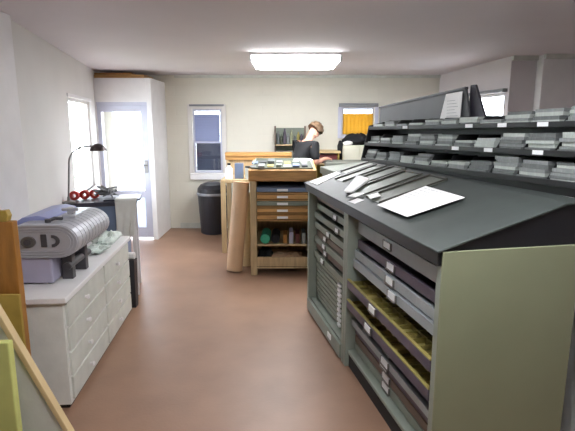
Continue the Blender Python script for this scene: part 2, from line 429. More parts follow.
# slanted worktop over both
zt = lambda e: 1.17+(1.385-1.17)*e/.70
wt = thing('slanted_worktop', 'long black slanted top running over both type cabinets', 'worktop', cas(0, 0), RZ)
mb = MB().prism([(-.02, 1.105), (.70, 1.105), (.70, zt(.57)), (.57, zt(.57)), (-.02, zt(-.02))], 'x', -.015, 2.372)
mb.build('wedge', M['black'], wt, .004)
n_ = Vector((0, -(1.385-1.17)/.70, 1)).normalized()
mb = MB().prism([(-.03, zt(-.03)), (.57, zt(.57)), (.705, zt(.57)), (.705, zt(.57)+.012), (.57, zt(.57)+.012), (-.03, zt(-.03)+.012)], 'x', -.02, 2.385)
mb.build('surface', M['slope'], wt, .004)
SR = math.atan2(1.385-1.17, .70)
ZS = .0125
def on_slope(name, u, e, rz_l, builder, label, cat, group=None, h=ZS):
    """a thing lying on the slanted top; builder(parent) makes its meshes in local coordinates"""
    x, y, z = cas(u, e, zt(e)+h)
    t = thing(name, label, cat, group=group)
    Rm = Matrix.Rotation(RZ, 4, 'Z') @ Matrix.Rotation(SR, 4, 'X') @ Matrix.Rotation(rz_l, 4, 'Z')
    t.matrix_world = Matrix.Translation((x, y, z)) @ Rm
    builder(t); return t
# galley trays lying on the slope, running front to back
def galley(L, w):
    def f(t):
        MB().box(-w/2, w/2, 0, L, 0, .004).build('tray', M['galley'], t)
        MB().box(-w/2, -w/2+.03, 0, L, .004, .016).box(w/2-.012, w/2, 0, L, .004, .014).box(-w/2+.03, w/2-.012, L-.012, L, .004, .014).build('rim', M['galleydark'], t, .002)
    return f
pos = ['at the far end of the slanted top', 'second from the far end of the slanted top', 'midway along the far half of slanted top', 'just behind the white papers', 'nearest the viewer, beside the large sheet']
for i, (u, w, e0, L) in enumerate([(.16, .20, .28, .27), (.40, .20, .16, .39), (.68, .24, .28, .29), (.99, .27, .10, .45), (1.30, .25, .10, .46)]):
    on_slope('galley_tray', u, e0, .06*(i % 2)-.02, galley(L, w), 'flat grey metal tray with dark rim, ' + pos[i], 'tray', 'metal trays on the slanted top')
def sheet(pts, rows=0, th=.0025):
    def f(t):
        MB().prism(pts, 'z', 0, th).build('sheet', M['paper'], t)
        if rows:
            mb = MB()
            x0, x1 = min(p[0] for p in pts)+.04, max(p[0] for p in pts)-.04; y0, y1 = min(p[1] for p in pts)+.03, max(p[1] for p in pts)-.03
            for r in range(rows):
                y = y0+(y1-y0)*r/(rows-1)
                x = x0
                while x < x1-.03:
                    w = random.uniform(.02, .05); mb.box(x, min(x+w, x1), y, y+.0025, th, th+.0004); x += w+.012
            mb.build('printed_lines', M['ink'], t)
    return f
on_slope('paper_sheet', 1.69, .08, 0, sheet([(-.19, -.03), (.20, -.02), (.22, .30), (-.23, .31)], 9), 'large printed white sheet on the near part of the slanted top', 'paper', h=.032)
on_slope('paper_sheet', .14, .03, 0, sheet([(-.10, -.03), (.14, -.02), (.0, .24), (-.14, .24)], 0), 'white sheet at the far front corner of the slanted top', 'paper', h=.014)
on_slope('paper_packet', .80, .05, 0, sheet([(.10, -.005), (.13, -.01), (.20, .01), (.20, .03), (.02, .215), (-.02, .23), (-.20, .23), (-.23, .21)], 0, .012), 'small white round cornered packet in the middle of the slanted top', 'paper', h=.03)
for i, (u, e, r, lab) in enumerate([(1.10, .03, .3, 'small white slip beside the round cornered packet'), (1.26, .09, -.2, 'small white slip next to the large printed sheet'), (1.19, -.0, .1, 'tiny white slip at the front edge of the slanted top')]):
    on_slope('paper_slip', u, e, r, sheet([(-.05, 0), (.05, .0), (.05, .07), (-.05, .07)], 0, .002), lab, 'paper', 'small slips', h=.03 if u != 1.19 else .014)

# second, set-back stone table beyond the cabinets
st = thing('worktable', 'grey green topped table beyond the far end of the type cabinets', 'table', cas(0, 0), RZ)
MB().hexa([(-1.0, .38, 1.15), (-.04, .38, 1.15), (-.04, 1.1, 1.15), (-1.0, 1.1, 1.15), (-1.0, .38, 1.22), (-.04, .38, 1.22), (-.04, 1.1, 1.28), (-1.0, 1.1, 1.28)]).build('table_top', M['galley'], st, .004)
MB().box(-.98, -.06, .40, 1.08, .2, 1.15).build('table_base', M['case'], st, .004)
for x in (-.97, -.11):
    for y in (.41, 1.03): box('leg', M['case'], st, x, x+.05, y, y+.05, 0, .2)

# ------------------------------------------------------------ spacing-material rack at the back of the slope
EB = .60
TH = math.radians(4.2)
TY = math.radians(1.2)
def rkb(u, e):           # the rack stands slightly askew on the slope, so its near end sits a little higher
    return cas(u*math.cos(TH)-(e-.6)*math.sin(TH), .545+u*math.sin(TH)+(e-.6)*math.cos(TH), .018)
MR = Matrix.Translation(rkb(0, 0)) @ Matrix.Rotation(RZ+TH, 4, 'Z') @ Matrix.Rotation(-TY, 4, 'Y')
def rkp(u, e, z=0): return tuple(MR @ Vector((u, e, z)))
RR = (0, -TY, RZ+TH)
rk = thing('spacing_rack', 'long black three tier rack standing along the back of the slanted top', 'rack', rkp(0, 0), rot=RR)
RU0, RU1 = -.04, 2.33
tiers = [(1.352, .585), (1.490, .620), (1.630, .655)]      # floor height, front edge depth
for ti, (z, e) in enumerate(tiers):
    MB().box(RU0, RU1, e, .86, z-.012, z).box(RU0, RU1, e-.012, e, z-.016, z+.012).build('shelf', M['rack'], rk, .002)
    nd = 11
    mb = None
    for k in range(1, nd):
        u = RU0+(RU1-RU0)*k/nd
        h = .085 if ti < 2 else .06
        MB().prism([(e+.015, z), (.84, z), (.84, z+h), (e+.07, z+h)], 'x', u-.003, u+.003).build('divider', M['rack'], rk)
MB().box(RU0, RU1, .85, .862, 1.34, 1.69).build('back_panel', M['rack'], rk)
for u in (RU0-.012, RU1):
    MB().prism([(.573, 1.341), (.862, 1.341), (.862, 1.70), (.645, 1.65)], 'x', u, u+.012).build('end_panel', M['rack'], rk, .002)
MB().hexa([(RU0, .60, 1.3395), (RU1, .60, 1.290), (RU1, .80, 1.290), (RU0, .80, 1.3395), (RU0, .60, 1.340), (RU1, .60, 1.340), (RU1, .80, 1.340), (RU0, .80, 1.340)]).build('base', M['rack'], rk, .002)
tn = ['bottom', 'middle', 'top']
ords = ['first', 'second', 'third', 'fourth', 'fifth', 'sixth', 'seventh', 'eighth', 'ninth', 'tenth', 'nearest']
rnd = random.Random(11)
proto = {}
for ti, (z, e) in enumerate(tiers):
    for k in range(11):
        cw = (RU1-RU0)/11; u0 = RU0+cw*k+.012; ww = cw-.024
        n = rnd.choice([3, 4, 4, 5]) if ti < 2 else rnd.choice([2, 3, 3])
        if k >= 8: n = 6 if ti < 2 else rnd.choice([4, 5])
        zz = z+.001
        tilt = rnd.uniform(-.03, .03)
        for j in range(n):
            hh = rnd.choice([.014, .017, .020])
            if zz+hh > z+(.108 if ti < 2 else .088): break
            L = ww*rnd.uniform(.86, 1.0); off = rnd.uniform(0, .02)+j*.006
            key = (round(hh, 3), rnd.randrange(3))
            if key not in proto:
                m = [M['lead'], M['lead2'], M['lead3']][key[1]]
                me_o = MB().box(-.5, .5, 0, .20, 0, key[0]-.001).build('metal_spacing_bar', m, None)
                proto[key] = me_o; o = me_o
            else:
                o = proto[key].copy(); COL.objects.link(o)
            o.scale = (L, 1-.2*rnd.random() - (.12 if ti == 2 else 0), 1)
            o.location = rkp(u0+ww/2, e+.008+off, zz); o.rotation_euler = (0, -TY, RZ+TH+tilt*rnd.uniform(-.6, 1))
            tag(o, ('grey metal bar in the %s bin from the far end, %s rack tier' % (ords[k], tn[ti]) if k < 10 else 'grey metal bar in the nearest bin of the %s rack tier' % tn[ti]), 'metal bar', 'spacing bars in the %s bin, %s tier' % (ords[k], tn[ti]))
            zz += hh
for i, (u, ti) in enumerate([(1.34, 1), (1.66, 1), (1.42, 2), (1.72, 2), (.62, 2), (2.02, 2), (2.04, 1)]):
    z, e = tiers[ti]
    lb = box('shelf_label', M['label'], rk, u-.035, u+.035, e-.016, e-.012, z-.012, z+.010)
# boards stood behind the rack on its back ledge
box('back_ledge', M['rack'], rk, -.42, 1.42, .862, .99, 1.385, 1.402)
bt = thing('leaning_board', 'large dark grey board standing on edge behind the rack', 'board', rkp(0, 0), rot=RR)
MB().prism([(-.36, 1.403), (1.16, 1.403), (1.02, 1.90), (-.32, 1.83)], 'y', .885, .900).build('board_face', M['board'], bt, .003)
MB().prism([(-.33, 1.818), (1.02, 1.888), (1.02, 1.905), (-.33, 1.835)], 'y', .878, .907).build('top_edge', M['boarddk'], bt, .002)
bs = MB().prism([(1.0, 1.403), (1.36, 1.403), (1.08, 1.915), (1.03, 1.915)], 'y', .915, .935).build('narrow_board', M['boarddk'], None, .003, loc=rkp(0, 0), rot=RR)
tag(bs, 'narrow dark board with a slanted edge beside the white sheet behind the rack', 'board')
pr = thing('printed_sheet', 'white printed sheet upright against the large grey board', 'paper', rkp(0, 0), rot=RR)
MB().prism([(.70, 1.60), (.98, 1.60), (1.0, 1.875), (.80, 1.87)], 'y', .872, .876).build('sheet', M['paper'], pr)
mb = MB()
for r in range(9): mb.box(.82, .96-(r % 3)*.02, .871, .872, 1.64+r*.022, 1.643+r*.022)
mb.build('printed_lines', M['ink'], pr)
# larger metal lumps on top tier, near end

# white panel beyond the near right cabinet
wp = MB().hexa([(0, 0, 0), (.04, 0, 0), (.04, .8, 0), (0, .8, 0), (.10, 0, .88), (.14, 0, .88), (.14, .8, .88), (.10, .8, .88)]).build('white_board', M['white'], None, .004, loc=(1.375, 2.12, 0))
tag(wp, 'white board leaning behind the near type cabinet, low at the right edge', 'board')
wp.rotation_euler.z = -.2

# ------------------------------------------------------------ left: low plan chest
ch = thing('drawer_chest', 'low worn white chest of drawers with round knobs below the silver machine', 'drawers', (-1.285, 2.672, 0), math.atan2(1.545, -.12))
CL, CD, CZ = 1.55, .50, .71      # local x along the front face away from the viewer, local y towards the wall
MB().box(0.01, CL-.01, .012, CD, .03, CZ-.035).build('body', M['offwhite'], ch, .004)
MB().box(-.012, CL+.012, -.015, CD+.005, CZ-.035, CZ).build('top', M['white'], ch, .006)
MB().box(.03, CL-.03, .03, CD-.02, 0, .03).build('plinth', M['inner'], ch)
for c, (x0, x1) in enumerate([(.04, .77), (.80, 1.51)]):
    for r in range(4):
        z0 = .05+r*.156; z1 = z0+.144
        d_ = box('drawer', M['drawerw'], ch, x0, x1, -.002, .013, z0, z1, .004)
        MB().tube([(x0+(x1-x0)*.42, -.002, (z0+z1)/2), (x0+(x1-x0)*.42, -.012, (z0+z1)/2), (x0+(x1-x0)*.42, -.022, (z0+z1)/2), (x0+(x1-x0)*.42, -.03, (z0+z1)/2)], [.009, .009, .017, .012], 14).build('knob', M['white'], d_, smooth=False)
# silver machine
mc = thing('proofing_machine', 'silver rounded tabletop machine with a lilac base on the white chest', 'machine', (-1.70, 2.86, CZ), math.radians(3))
def stadium(cx, cz, hw, r, n=12):
    p = []
    for k in range(n+1): a = -PI/2+PI*k/n; p.append((cx+hw+r*math.cos(a), cz+r*math.sin(a)))
    for k in range(n+1): a = PI/2+PI*k/n; p.append((cx-hw+r*math.cos(a), cz+r*math.sin(a)))
    return p
MB().box(.03, .245, .03, .60, .012, .205).build('base', M['lilac'], mc, .012)
for x in (.06, .21):
    for y in (.08, .52): MB().lathe([(.018, 0), (.018, .014)], (x, y, 0), 12).build('foot', M['silverdk'], mc)
MB().prism(stadium(.20, .33, .09, .125), 'y', .02, .74).build('housing', M['silver'], mc, .006, smooth=False)
mb = MB()
for rr in (.118, .098, .080): 
    # raised concentric ribs on the end face
    A_ = stadium(.20, .33, .09, rr); B_ = stadium(.20, .33, .09, rr-.008)
    n = len(A_)
    for i in range(n):
        j = (i+1) % n
        p = [A_[i], A_[j], B_[j], B_[i]]
        mb.hexa([(q[0], .02, q[1]) for q in p]+[(q[0], .010, q[1]) for q in p])
mb.build('end_ribs', M['silver'], mc)
MB().tube([(.13, .022, .33), (.13, .0, .33)], .042, 20).build('dial', M['steel'], mc, .004)
MB().tube([(.13, .0, .33), (.13, -.012, .33)], .022, 16).build('dial_knob', M['silverdk'], mc, .003)
MB().box(.20, .235, .010, .02, .29, .385).build('control_panel', M['silverdk'], mc, .003)
mb = MB()
for k in range(10):
    a0, a1 = -PI*.5+PI*k/10, -PI*.5+PI*(k+1)/10; c = (.262, .335)
    p = [(c[0]+.045*math.cos(a0), c[1]+.045*math.sin(a0)), (c[0]+.045*math.cos(a1), c[1]+.045*math.sin(a1)), (c[0]+.024*math.cos(a1), c[1]+.024*math.sin(a1)), (c[0]+.024*math.cos(a0), c[1]+.024*math.sin(a0))]
    mb.hexa([(q[0], .02, q[1]) for q in p]+[(q[0], .009, q[1]) for q in p])
mb.build('curved_slot', M['silverdk'], mc)
for k in range(9):
    mb = MB()
    y = .10+k*.07
    A_ = stadium(.20, .33, .09, .128)[:13]; B_ = stadium(.20, .33, .09, .124)[:13]
    for i in range(12):
        p = [A_[i], A_[i+1], B_[i+1], B_[i]]
        mb.hexa([(q[0], y, q[1]) for q in p]+[(q[0], y+.012, q[1]) for q in p])
    mb.build('rib', M['silver'], mc)
MB().box(.255, .32, .16, .22, .0, .205).box(.26, .33, .40, .46, .0, .205).tube([(.30, .12, .11), (.30, .56, .11)], .028, 12).build('drive_rollers', M['silverdk'], mc, .004)
MB().prism([(-.03, .42), (.04, .475), (.13, .49), (.20, .47), (.20, .45), (-.03, .40)], 'y', .18, .72).build('blue_lid', M['bluel'], mc, .006)
mc.scale = (1.04, .86, .84)
mb = MB().box(.25, .33, .26, .40, .45, .475).box(.27, .31, .30, .34, .475, .53).tube([(.24, .3, .515), (.34, .3, .515)], .012, 10)
mb.build('top_carriage', M['silver'], mc, .003)
MB().tube([(.21, .12, .462), (.24, .16, .475), (.27, .2, .465)], .012, 10).tube([(.22, .10, .455), (.22, .10, .48)], .018, 12).build('lever', M['silverdk'], mc)
# crumpled clear bag on the chest
o = MB().blob((0, 0, .045), (.09, .17, .05), 3, .45, 20, 10).build('plastic_bag', M['plast'], None, loc=(-1.50, 3.95, CZ+.0)); tag(o, 'crumpled pale plastic bag on the far end of the white chest', 'bag')
o = MB().blob((0, 0, .03), (.08, .10, .03), 9, .4, 18, 9).build('plastic_bag', M['plast'], None, loc=(-1.47, 3.66, CZ+.0)); tag(o, 'small crumpled plastic bag beside the silver machine', 'bag')

# boards at the near left edge
o = MB().box(-.40, 0, 0, .05, 0, 1.20).build('brown_board', M['brown'], None, .004, loc=(-1.40, 2.44, 0)); tag(o, 'tall brown wooden board standing on edge at the far left', 'board')
o = MB().prism([(0, 0), (.20, 0), (.21, .03), (.20, .06), (.16, .055), (.10, .075), (.05, .06), (0, .05)], 'y', 0, .04).build('paper_scrap', M['oliveply'], None, .004, loc=(-1.63, 2.445, 1.20)); tag(o, 'cream scrap lying on top of the tall brown board', 'scrap')
o = MB().box(-.4, 0, 0, .02, 0, .84).build('plywood_offcut', M['oliveply'], None, .003, loc=(-1.36, 2.36, 0)); tag(o, 'shorter olive yellow plywood piece in front of the tall brown board', 'board')
lb = thing('framed_board', 'white board with a pale wooden edge leaning at the lower left corner', 'board', (-1.0, 2.14, 0))
MB().prism([(-.70, 0), (.02, 0), (-.37, .86), (-.70, .70)], 'y', 0, .03).build('panel', M['offwhite'], lb, .003)
MB().prism([(.02, 0), (.045, 0), (-.35, .88), (-.375, .87)], 'y', -.008, .035).build('wooden_edge', M['tan'], lb, .003)
o = MB().box(-.5, 0, 0, .04, 0, .76).build('card_folder', M['yelgreen'], None, .006, loc=(-1.21, 1.98, 0)); tag(o, 'pale yellow green card folder standing at the bottom left corner', 'folder')

# ------------------------------------------------------------ slate desk with lamp
dk = thing('workbench', 'slate blue workbench with a dark top under the bright left window', 'bench', (-2.10, 4.50, 0), math.radians(14))
MB().box(-.0, .66, 0, .44, .91, .95).build('bench_top', M['desk'], dk, .006)
MB().box(.02, .56, .03, .42, .12, .91).build('blue_panel', M['slate'], dk, .006)
for x, y in ((.61, .01), (.61, .39)): box('leg', M['white'], dk, x, x+.035, y, y+.035, 0, .91, .003)
MB().box(.36, .70, .05, .40, .95, .965).build('loose_leaf', M['desk'], dk, .004)
# white cloth over the right side
cl = MB(); nx, nz = 14, 12; vs = []
ca, sa = math.cos(math.radians(14)), math.sin(math.radians(14))
for j in range(nz+1):
    row = []
    for i in range(nx+1):
        t_ = i/nx; q = max(0, j-2)/(nz-2); w = .012*math.sin(t_*17+j*.3)*q
        lx = .47+(.20-.05*q)*t_+w; ly = (.14-.15*min(1, j/2)) - .012 - w*.8 - .01*q; z = .975-.42*q*(1-.35*abs(t_-.5))
        row.append((-2.10+lx*ca-ly*sa, 4.50+lx*sa+ly*ca, z))
    vs.append(row)
V = [[cl.bm.verts.new(p) for p in r] for r in vs]; V2 = [[cl.bm.verts.new((p[0], p[1]-.006, p[2]+.003)) for p in r] for r in vs]
for j in range(nz):
    for i in range(nx):
        cl._f([V[j][i], V[j][i+1], V[j+1][i+1], V[j+1][i]]); cl._f([V2[j][i], V2[j+1][i], V2[j+1][i+1], V2[j][i+1]])
for j in range(nz): cl._f([V[j][0], V[j+1][0], V2[j+1][0], V2[j][0]]); cl._f([V[j][nx], V2[j][nx], V2[j+1][nx], V[j+1][nx]])
for i in range(nx): cl._f([V[0][i], V2[0][i], V2[0][i+1], V[0][i+1]]); cl._f([V[nz][i], V[nz][i+1], V2[nz][i+1], V2[nz][i]])
o = cl.build('white_cloth', M['offwhite'], None, smooth=True); tag(o, 'white cloth hanging over the right front corner of the slate workbench', 'cloth')
o = MB().tube([(-.045, 0, .032), (.045, 0, .032)], .032, 18).tube([(-.05, 0, .032), (.05, 0, .032)], .012, 12).build('paper_roll', M['white'], None, .004, loc=(-1.45, 4.36, .46)); tag(o, 'small white paper roll on the black bin beside the white chest', 'roll')
o = MB().rings([[(-.05, -.04, 0), (.04, -.04, 0), (.04, .04, 0), (-.05, .04, 0)], [(-.06, -.05, .46), (.05, -.05, .46), (.05, .05, .46), (-.06, .05, .46)]]).build('slim_bin', M['bin'], None, .006, loc=(-1.45, 4.36, 0)); tag(o, 'slim black bin between the white chest and the slate workbench', 'bin')
# red tape rolls, crumpled cables on bench
for i, (x, y, s) in enumerate([(-2.08, 4.74, 'leftmost'), (-2.005, 4.80, 'middle'), (-1.93, 4.86, 'rightmost')]):
    z = .95
    o = MB().rings([[(r*math.cos(2*PI*k/20), yy, .045+r*math.sin(2*PI*k/20)) for k in range(20)] for r, yy in ((.02, -.02), (.045, -.02), (.045, .02), (.02, .02), (.02, -.02))], cap=False).build('tape_roll', M['red'], None, loc=(x, y, z)); tag(o, s+' of the three red tape rolls on the slate workbench', 'tape')
mb = MB()
for k in range(7):
    r_ = random.Random(k); pts = [(r_.uniform(-.12, .12), r_.uniform(-.08, .08), .01+.012*q % .07 + r_.uniform(0, .04)) for q in range(7)]
    mb.tube(pts, .007, 6)
o = mb.build('cable_tangle', M['grey'], None, loc=(-1.80, 4.80, .967)); tag(o, 'tangle of grey cable on the slate workbench right of the red rolls', 'cable')
# lamp
lm = thing('desk_lamp', 'arched desk lamp with a small dark dome shade before the left window', 'lamp', (-2.06, 4.56, .95))
MB().lathe([(.06, 0), (.06, .012), (.015, .025), (.012, .06)], n=22).build('base', M['steel'], lm)
P = []
for k in range(22):
    t_ = k/21
    if t_ < .5: P.append((.0+.03*t_*2, 0, .05+.32*t_*2))
    else:
        a = (t_-.5)*2*PI*.47; P.append((.03+.19*(1-math.cos(a)), .0, .37+.16*math.sin(a)))
P.append((.28, 0, .532))
MB().tube(P, .008, 10).build('arm', M['steel'], lm)
MB().lathe([(.012, .065), (.03, .06), (.062, .035), (.078, 0), (.074, 0), (.058, .03), (.03, .05), (.01, .055)], (.31, 0, .49), 24).build('lamp_shade', M['lampdark'], lm)

# ------------------------------------------------------------ black bin by the far wall
bn = thing('dustbin', 'round black dustbin with a grey rim under the narrow window', 'bin', (-1.15, 7.50, 0))
MB().lathe([(.19, 0), (.20, .01), (.235, .60), (.24, .61)], n=32).build('bin_body', M['bin'], bn)
MB().lathe([(.245, .60), (.25, .61), (.25, .635), (.24, .64)], n=32).build('rim', M['grey'], bn)
MB().lathe([(.24, .64), (.235, .70), (.19, .76), (.10, .79), (.02, .795)], n=32).build('lid', M['bin'], bn)

# ------------------------------------------------------------ oak type case in the middle
ok = thing('oak_type_cabinet', 'oak type cabinet with grey drawer fronts and open shelves in the middle of the room', 'cabinet', (-.41, 5.30, 0))
OW, OD = .71, .80
for x in (0, OW-.07): box('front_post', M['oakpale'], ok, x, x+.07, 0, .06, 0, 1.07, .004); box('rear_post', M['oakpale'], ok, x, x+.07, OD-.06, OD, 0, 1.07, .004)
MB().box(0, .02, .06, OD-.06, .08, 1.07).box(OW-.02, OW, .06, OD-.06, .08, 1.07).box(.02, OW-.02, OD-.08, OD-.06, .08, 1.07).build('side_panels', M['oakpale'], ok)
MB().hexa([(-.015, -.02, 1.07), (OW+.015, -.02, 1.07), (OW+.015, OD, 1.07), (-.015, OD, 1.07), (-.015, -.02, 1.19), (OW+.015, -.02, 1.19), (OW+.015, OD, 1.245), (-.015, OD, 1.245)]).build('sloping_top', M['oak'], ok, .006)
for k in range(5):
    z = .95-k*.076
    d_ = box('drawer', [M['slate'], M['oak'], M['drwgreen'], M['oak'], M['oak']][k], ok, .075, OW-.075, -.002, .5, z, z+.048, .004)
    box('label_holder', M['label'], d_, OW/2-.06, OW/2+.06, -.008, -.002, z+.008, z+.034)
    box('drawer_runner', M['oak'], ok, .07, OW-.07, .004, .5, z-.022, z-.010)
for z in (.36, .10): box('shelf', M['oakpale'], ok, .02, OW-.02, .01, OD-.08, z-.02, z, .003)
box('bottom_rail', M['oakpale'], ok, .07, OW-.07, .012, .035, .105, .21, .003)
ox, oy = -.41, 5.30
o = MB().tube([(0, 0, .055), (0, .35, .055)], .055, 18).build('teal_roll', M['teal'], None, .004, loc=(ox+.16, oy+.03, .36)); tag(o, 'teal roll lying on the open shelf of the oak cabinet', 'roll')
o = MB().tube([(0, 0, .05), (0, .35, .05)], .05, 18).build('dark_roll', M['navy'], None, .004, loc=(ox+.275, oy+.05, .36)); tag(o, 'dark roll beside the teal roll in the oak cabinet', 'roll')
for i, (x, m, c, nme) in enumerate([(.36, M['brown'], 'brown', .10), (.43, M['lilac'], 'lilac', .13), (.50, M['maroon'], 'dark red', .11), (.57, M['lead'], 'grey', .12)]):
    o = MB().box(0, .045, 0, .25, 0, nme).build('tin_box', m, None, .004, loc=(ox+x, oy+.04, .36)); tag(o, 'small %s box on the open shelf of the oak cabinet' % c, 'box')
o = MB().blob((0, 0, .05), (.20, .16, .05), 21, .35, 22, 10).build('crumpled_paper', M['kraft'], None, loc=(ox+.42, oy+.24, .10)); tag(o, 'crumpled brown paper on the bottom shelf of the oak cabinet', 'paper')
o = MB().blob((0, 0, .05), (.09, .12, .09), 5, .3, 18, 9).build('dark_bundle', M['navy'], None, loc=(ox+.15, oy+.22, .12)); tag(o, 'dark cloth bundle on the bottom shelf of the oak cabinet', 'bundle')
tb = thing('type_tray', 'shallow grey green tray spread across the oak cabinet top', 'tray', (ox+.03, oy+.03, 1.196), rot=(math.atan(.055/.82), 0, 0))
MB().box(0, .65, 0, .72, .0, .006).build('tray_base', M['fern'], tb); MB().box(0, .65, -.012, 0, 0, .02).box(0, .65, .72, .732, 0, .02).box(-.012, 0, -.012, .732, 0, .02).box(.65, .662, -.012, .732, 0, .02).build('rim', M['drwgreen'], tb)
# things on its sloping top
zt2 = lambda y: 1.199+.055*(y-oy+.02)/.82
r_ = random.Random(4)
nm = ['pale', 'grey', 'green grey', 'white', 'dark']
for i in range(14):
    x = ox+.03+(i % 7)*.095; y = oy+.12+(i//7)*.30+r_.uniform(-.03, .03)
    m = [M['lead2'], M['slate'], M['drwgreen'], M['lead'], M['board'], M['lead3'], M['khaki']][(i*3+i//7) % 7]
    w, l, h = r_.uniform(.06, .085), r_.uniform(.10, .2), r_.uniform(.012, .04)
    o = MB().box(-w/2, w/2, -l/2, l/2, 0, h).build('type_block', m, None, .003, loc=(x, y, zt2(y)-.0), rot=(math.atan(.055/.82), 0, 0))
    tag(o, 'small printing block on the oak cabinet top, %s in its %s row' % (['leftmost', 'second from left', 'third from left', 'fourth from left', 'third from right', 'second from right', 'rightmost'][i % 7], ['front', 'rear'][i//7]), 'block', 'printing blocks on the oak cabinet')
o = MB().prism([(-.12, -.08), (.12, -.06), (.10, .09), (-.10, .08)], 'z', 0, .003).build('paper_sheet', M['paper'], None, loc=(ox+.60, oy+.68, zt2(oy+.68)+.001), rot=(math.atan(.055/.82), 0, 0)); tag(o, 'white sheet on the oak cabinet top in front of the person', 'paper')
# paper rolls leaning on its left side
def roll(name, base, top, r, m, label):
    b = Vector(base); t_ = Vector(top); o = MB().tube([b, b+(t_-b)*.5, t_], r, 26); o = o.build(name, m, None, .003, smooth=False); tag(o, label, 'roll'); return o
roll('paper_roll', (-.615, 5.47, .012), (-.525, 5.56, 1.03), .092, M['kraft'], 'tall brown paper roll leaning against the oak cabinet')
roll('paper_roll', (-.495, 5.66, .008), (-.478, 5.74, .88), .055, M['tan'], 'thinner tan paper roll tucked behind the tall brown roll')

# ------------------------------------------------------------ oak bench with riser behind
rb = thing('oak_bench', 'oak bench with an upright riser board behind the middle cabinet', 'bench', (-.86, 6.25, 0))
MB().box(0, .74, 0, .70, .93, .97).build('bench_top', M['oakpale'], rb, .004)
for x in (0, .68):
    for y in (0, .63): box('leg', M['oakpale'], rb, x, x+.06, y, y+.06, 0, .93, .003)
MB().box(0, .05, .64, .70, .97, 1.235).box(.69, .74, .64, .70, .97, 1.235).build('riser_post', M['oakpale'], rb, .003)
MB().box(-.01, .92, .62, .72, 1.18, 1.235).build('riser_rail', M['oak'], rb, .004)
MB().box(-.01, .92, .60, .74, 1.235, 1.285).build('riser_shelf', M['khaki'] if False else M['oak'], rb, .004)
MB().box(.05, .69, .655, .675, .97, 1.18).build('riser_back', M['oakpale'], rb)
bx, by = -.86, 6.25
jug = thing('white_bottle', 'white bottle with a dark cap on the oak bench at left', 'bottle', (bx+.10, by+.12, .97))
MB().lathe([(.045, 0), (.05, .01), (.05, .13), (.02, .165), (.02, .18)], n=20).build('bottle_body', M['white'], jug); MB().lathe([(.023, .18), (.023, .205)], n=16).build('cap', M['black'], jug)
o = MB().box(0, .11, 0, .10, 0, .20).build('dark_box', M['slate'], None, .006, loc=(bx+.17, by+.14, .97)); tag(o, 'dark blue box beside the white bottle on the oak bench', 'box')
tinc = thing('paint_tin', 'pale tin with a dark lid on the oak bench behind the brown roll', 'tin', (bx+.36, by+.10, .97))
MB().lathe([(.05, 0), (.05, .15)], n=22).build('tin_body', M['lead3'], tinc); MB().lathe([(.052, .15), (.052, .17)], n=22).build('lid', M['black'], tinc)

# ------------------------------------------------------------ back wall shelf and things
sh = thing('wall_shelf', 'small wooden wall shelf on the far wall behind the person', 'shelf', (-.20, YB-.2, 1.36))
MB().box(0, .48, 0, .199, -.02, 0).build('shelf_board', M['oakpale'], sh, .003)
MB().box(0, .02, 0, .199, -.12, .28).box(.46, .48, 0, .199, -.12, .28).build('shelf_side', M['drwbrown'], sh, .003)
MB().box(.02, .46, 0, .199, -.12, -.10).box(.02, .46, .185, .199, -.1, .25).build('shelf_back', M['drwgreen'], sh)
hs = [.20, .15, .24, .17, .22, .13, .19, .16]
for i, h in enumerate(hs):
    m = [M['lead2'], M['fern'], M['drwdark'], M['lead'], M['olive'], M['lead2'], M['khaki'], M['drwdark']][i]
    o = MB().lathe([(.022, 0), (.024, .01), (.024, h*.75), (.012, h*.85), (.012, h)], n=14).build('ink_bottle', m, None, loc=(-.20+.055+i*.052, YB-.12+.02*(i % 2), 1.36)); tag(o, 'ink bottle %s on the small far wall shelf' % ['standing leftmost', 'second from left', 'third from left, the tallest', 'fourth from left', 'fifth from left', 'sixth from left, the shortest', 'seventh from left', 'standing rightmost'][i], 'bottle', 'ink bottles on the far wall shelf')
# cream cupboard beneath the yellow window
cc = thing('cream_cupboard', 'cream cupboard against the far wall under the yellow window', 'cupboard', (.82, 7.30, 0))
MB().box(0, .50, 0, .45, .02, 1.36).build('body', M['creamcab'], cc, .006)
for x in (.01, .255): d_ = box('door', M['creamcab'], cc, x, x+.235, -.015, 0, .06, 1.33, .004); box('handle', M['steel'], d_, x+(.20 if x < .1 else .02), x+(.215 if x < .1 else .035), -.03, -.015, .75, .9)
MB().box(.02, .48, .02, .43, 0, .02).build('plinth', M['inner'], cc)
o = MB().blob((0, 0, .075), (.22, .16, .09), 31, .22, 24, 12).build('black_bag', M['navy'], None, loc=(1.06, 7.52, 1.358)); tag(o, 'black cloth bag heaped on top of the cream cupboard', 'bag')
o = MB().blob((0, 0, .03), (.07, .05, .035), 8, .2, 16, 8).build('white_cloth', M['paper'], None, loc=(.90, 7.345, 1.36)); tag(o, 'small white cloth at the left end of the cream cupboard top', 'cloth')
o = MB().prism([(0, 0), (.07, 0), (.075, .22), (.05, .30), (.02, .30), (-.005, .22)], 'y', 0, .10).build('hanging_coat', M['navy'], None, .012, loc=(.755, 7.36, 1.13)); tag(o, 'black coat hung at the left side of the cream cupboard', 'coat')
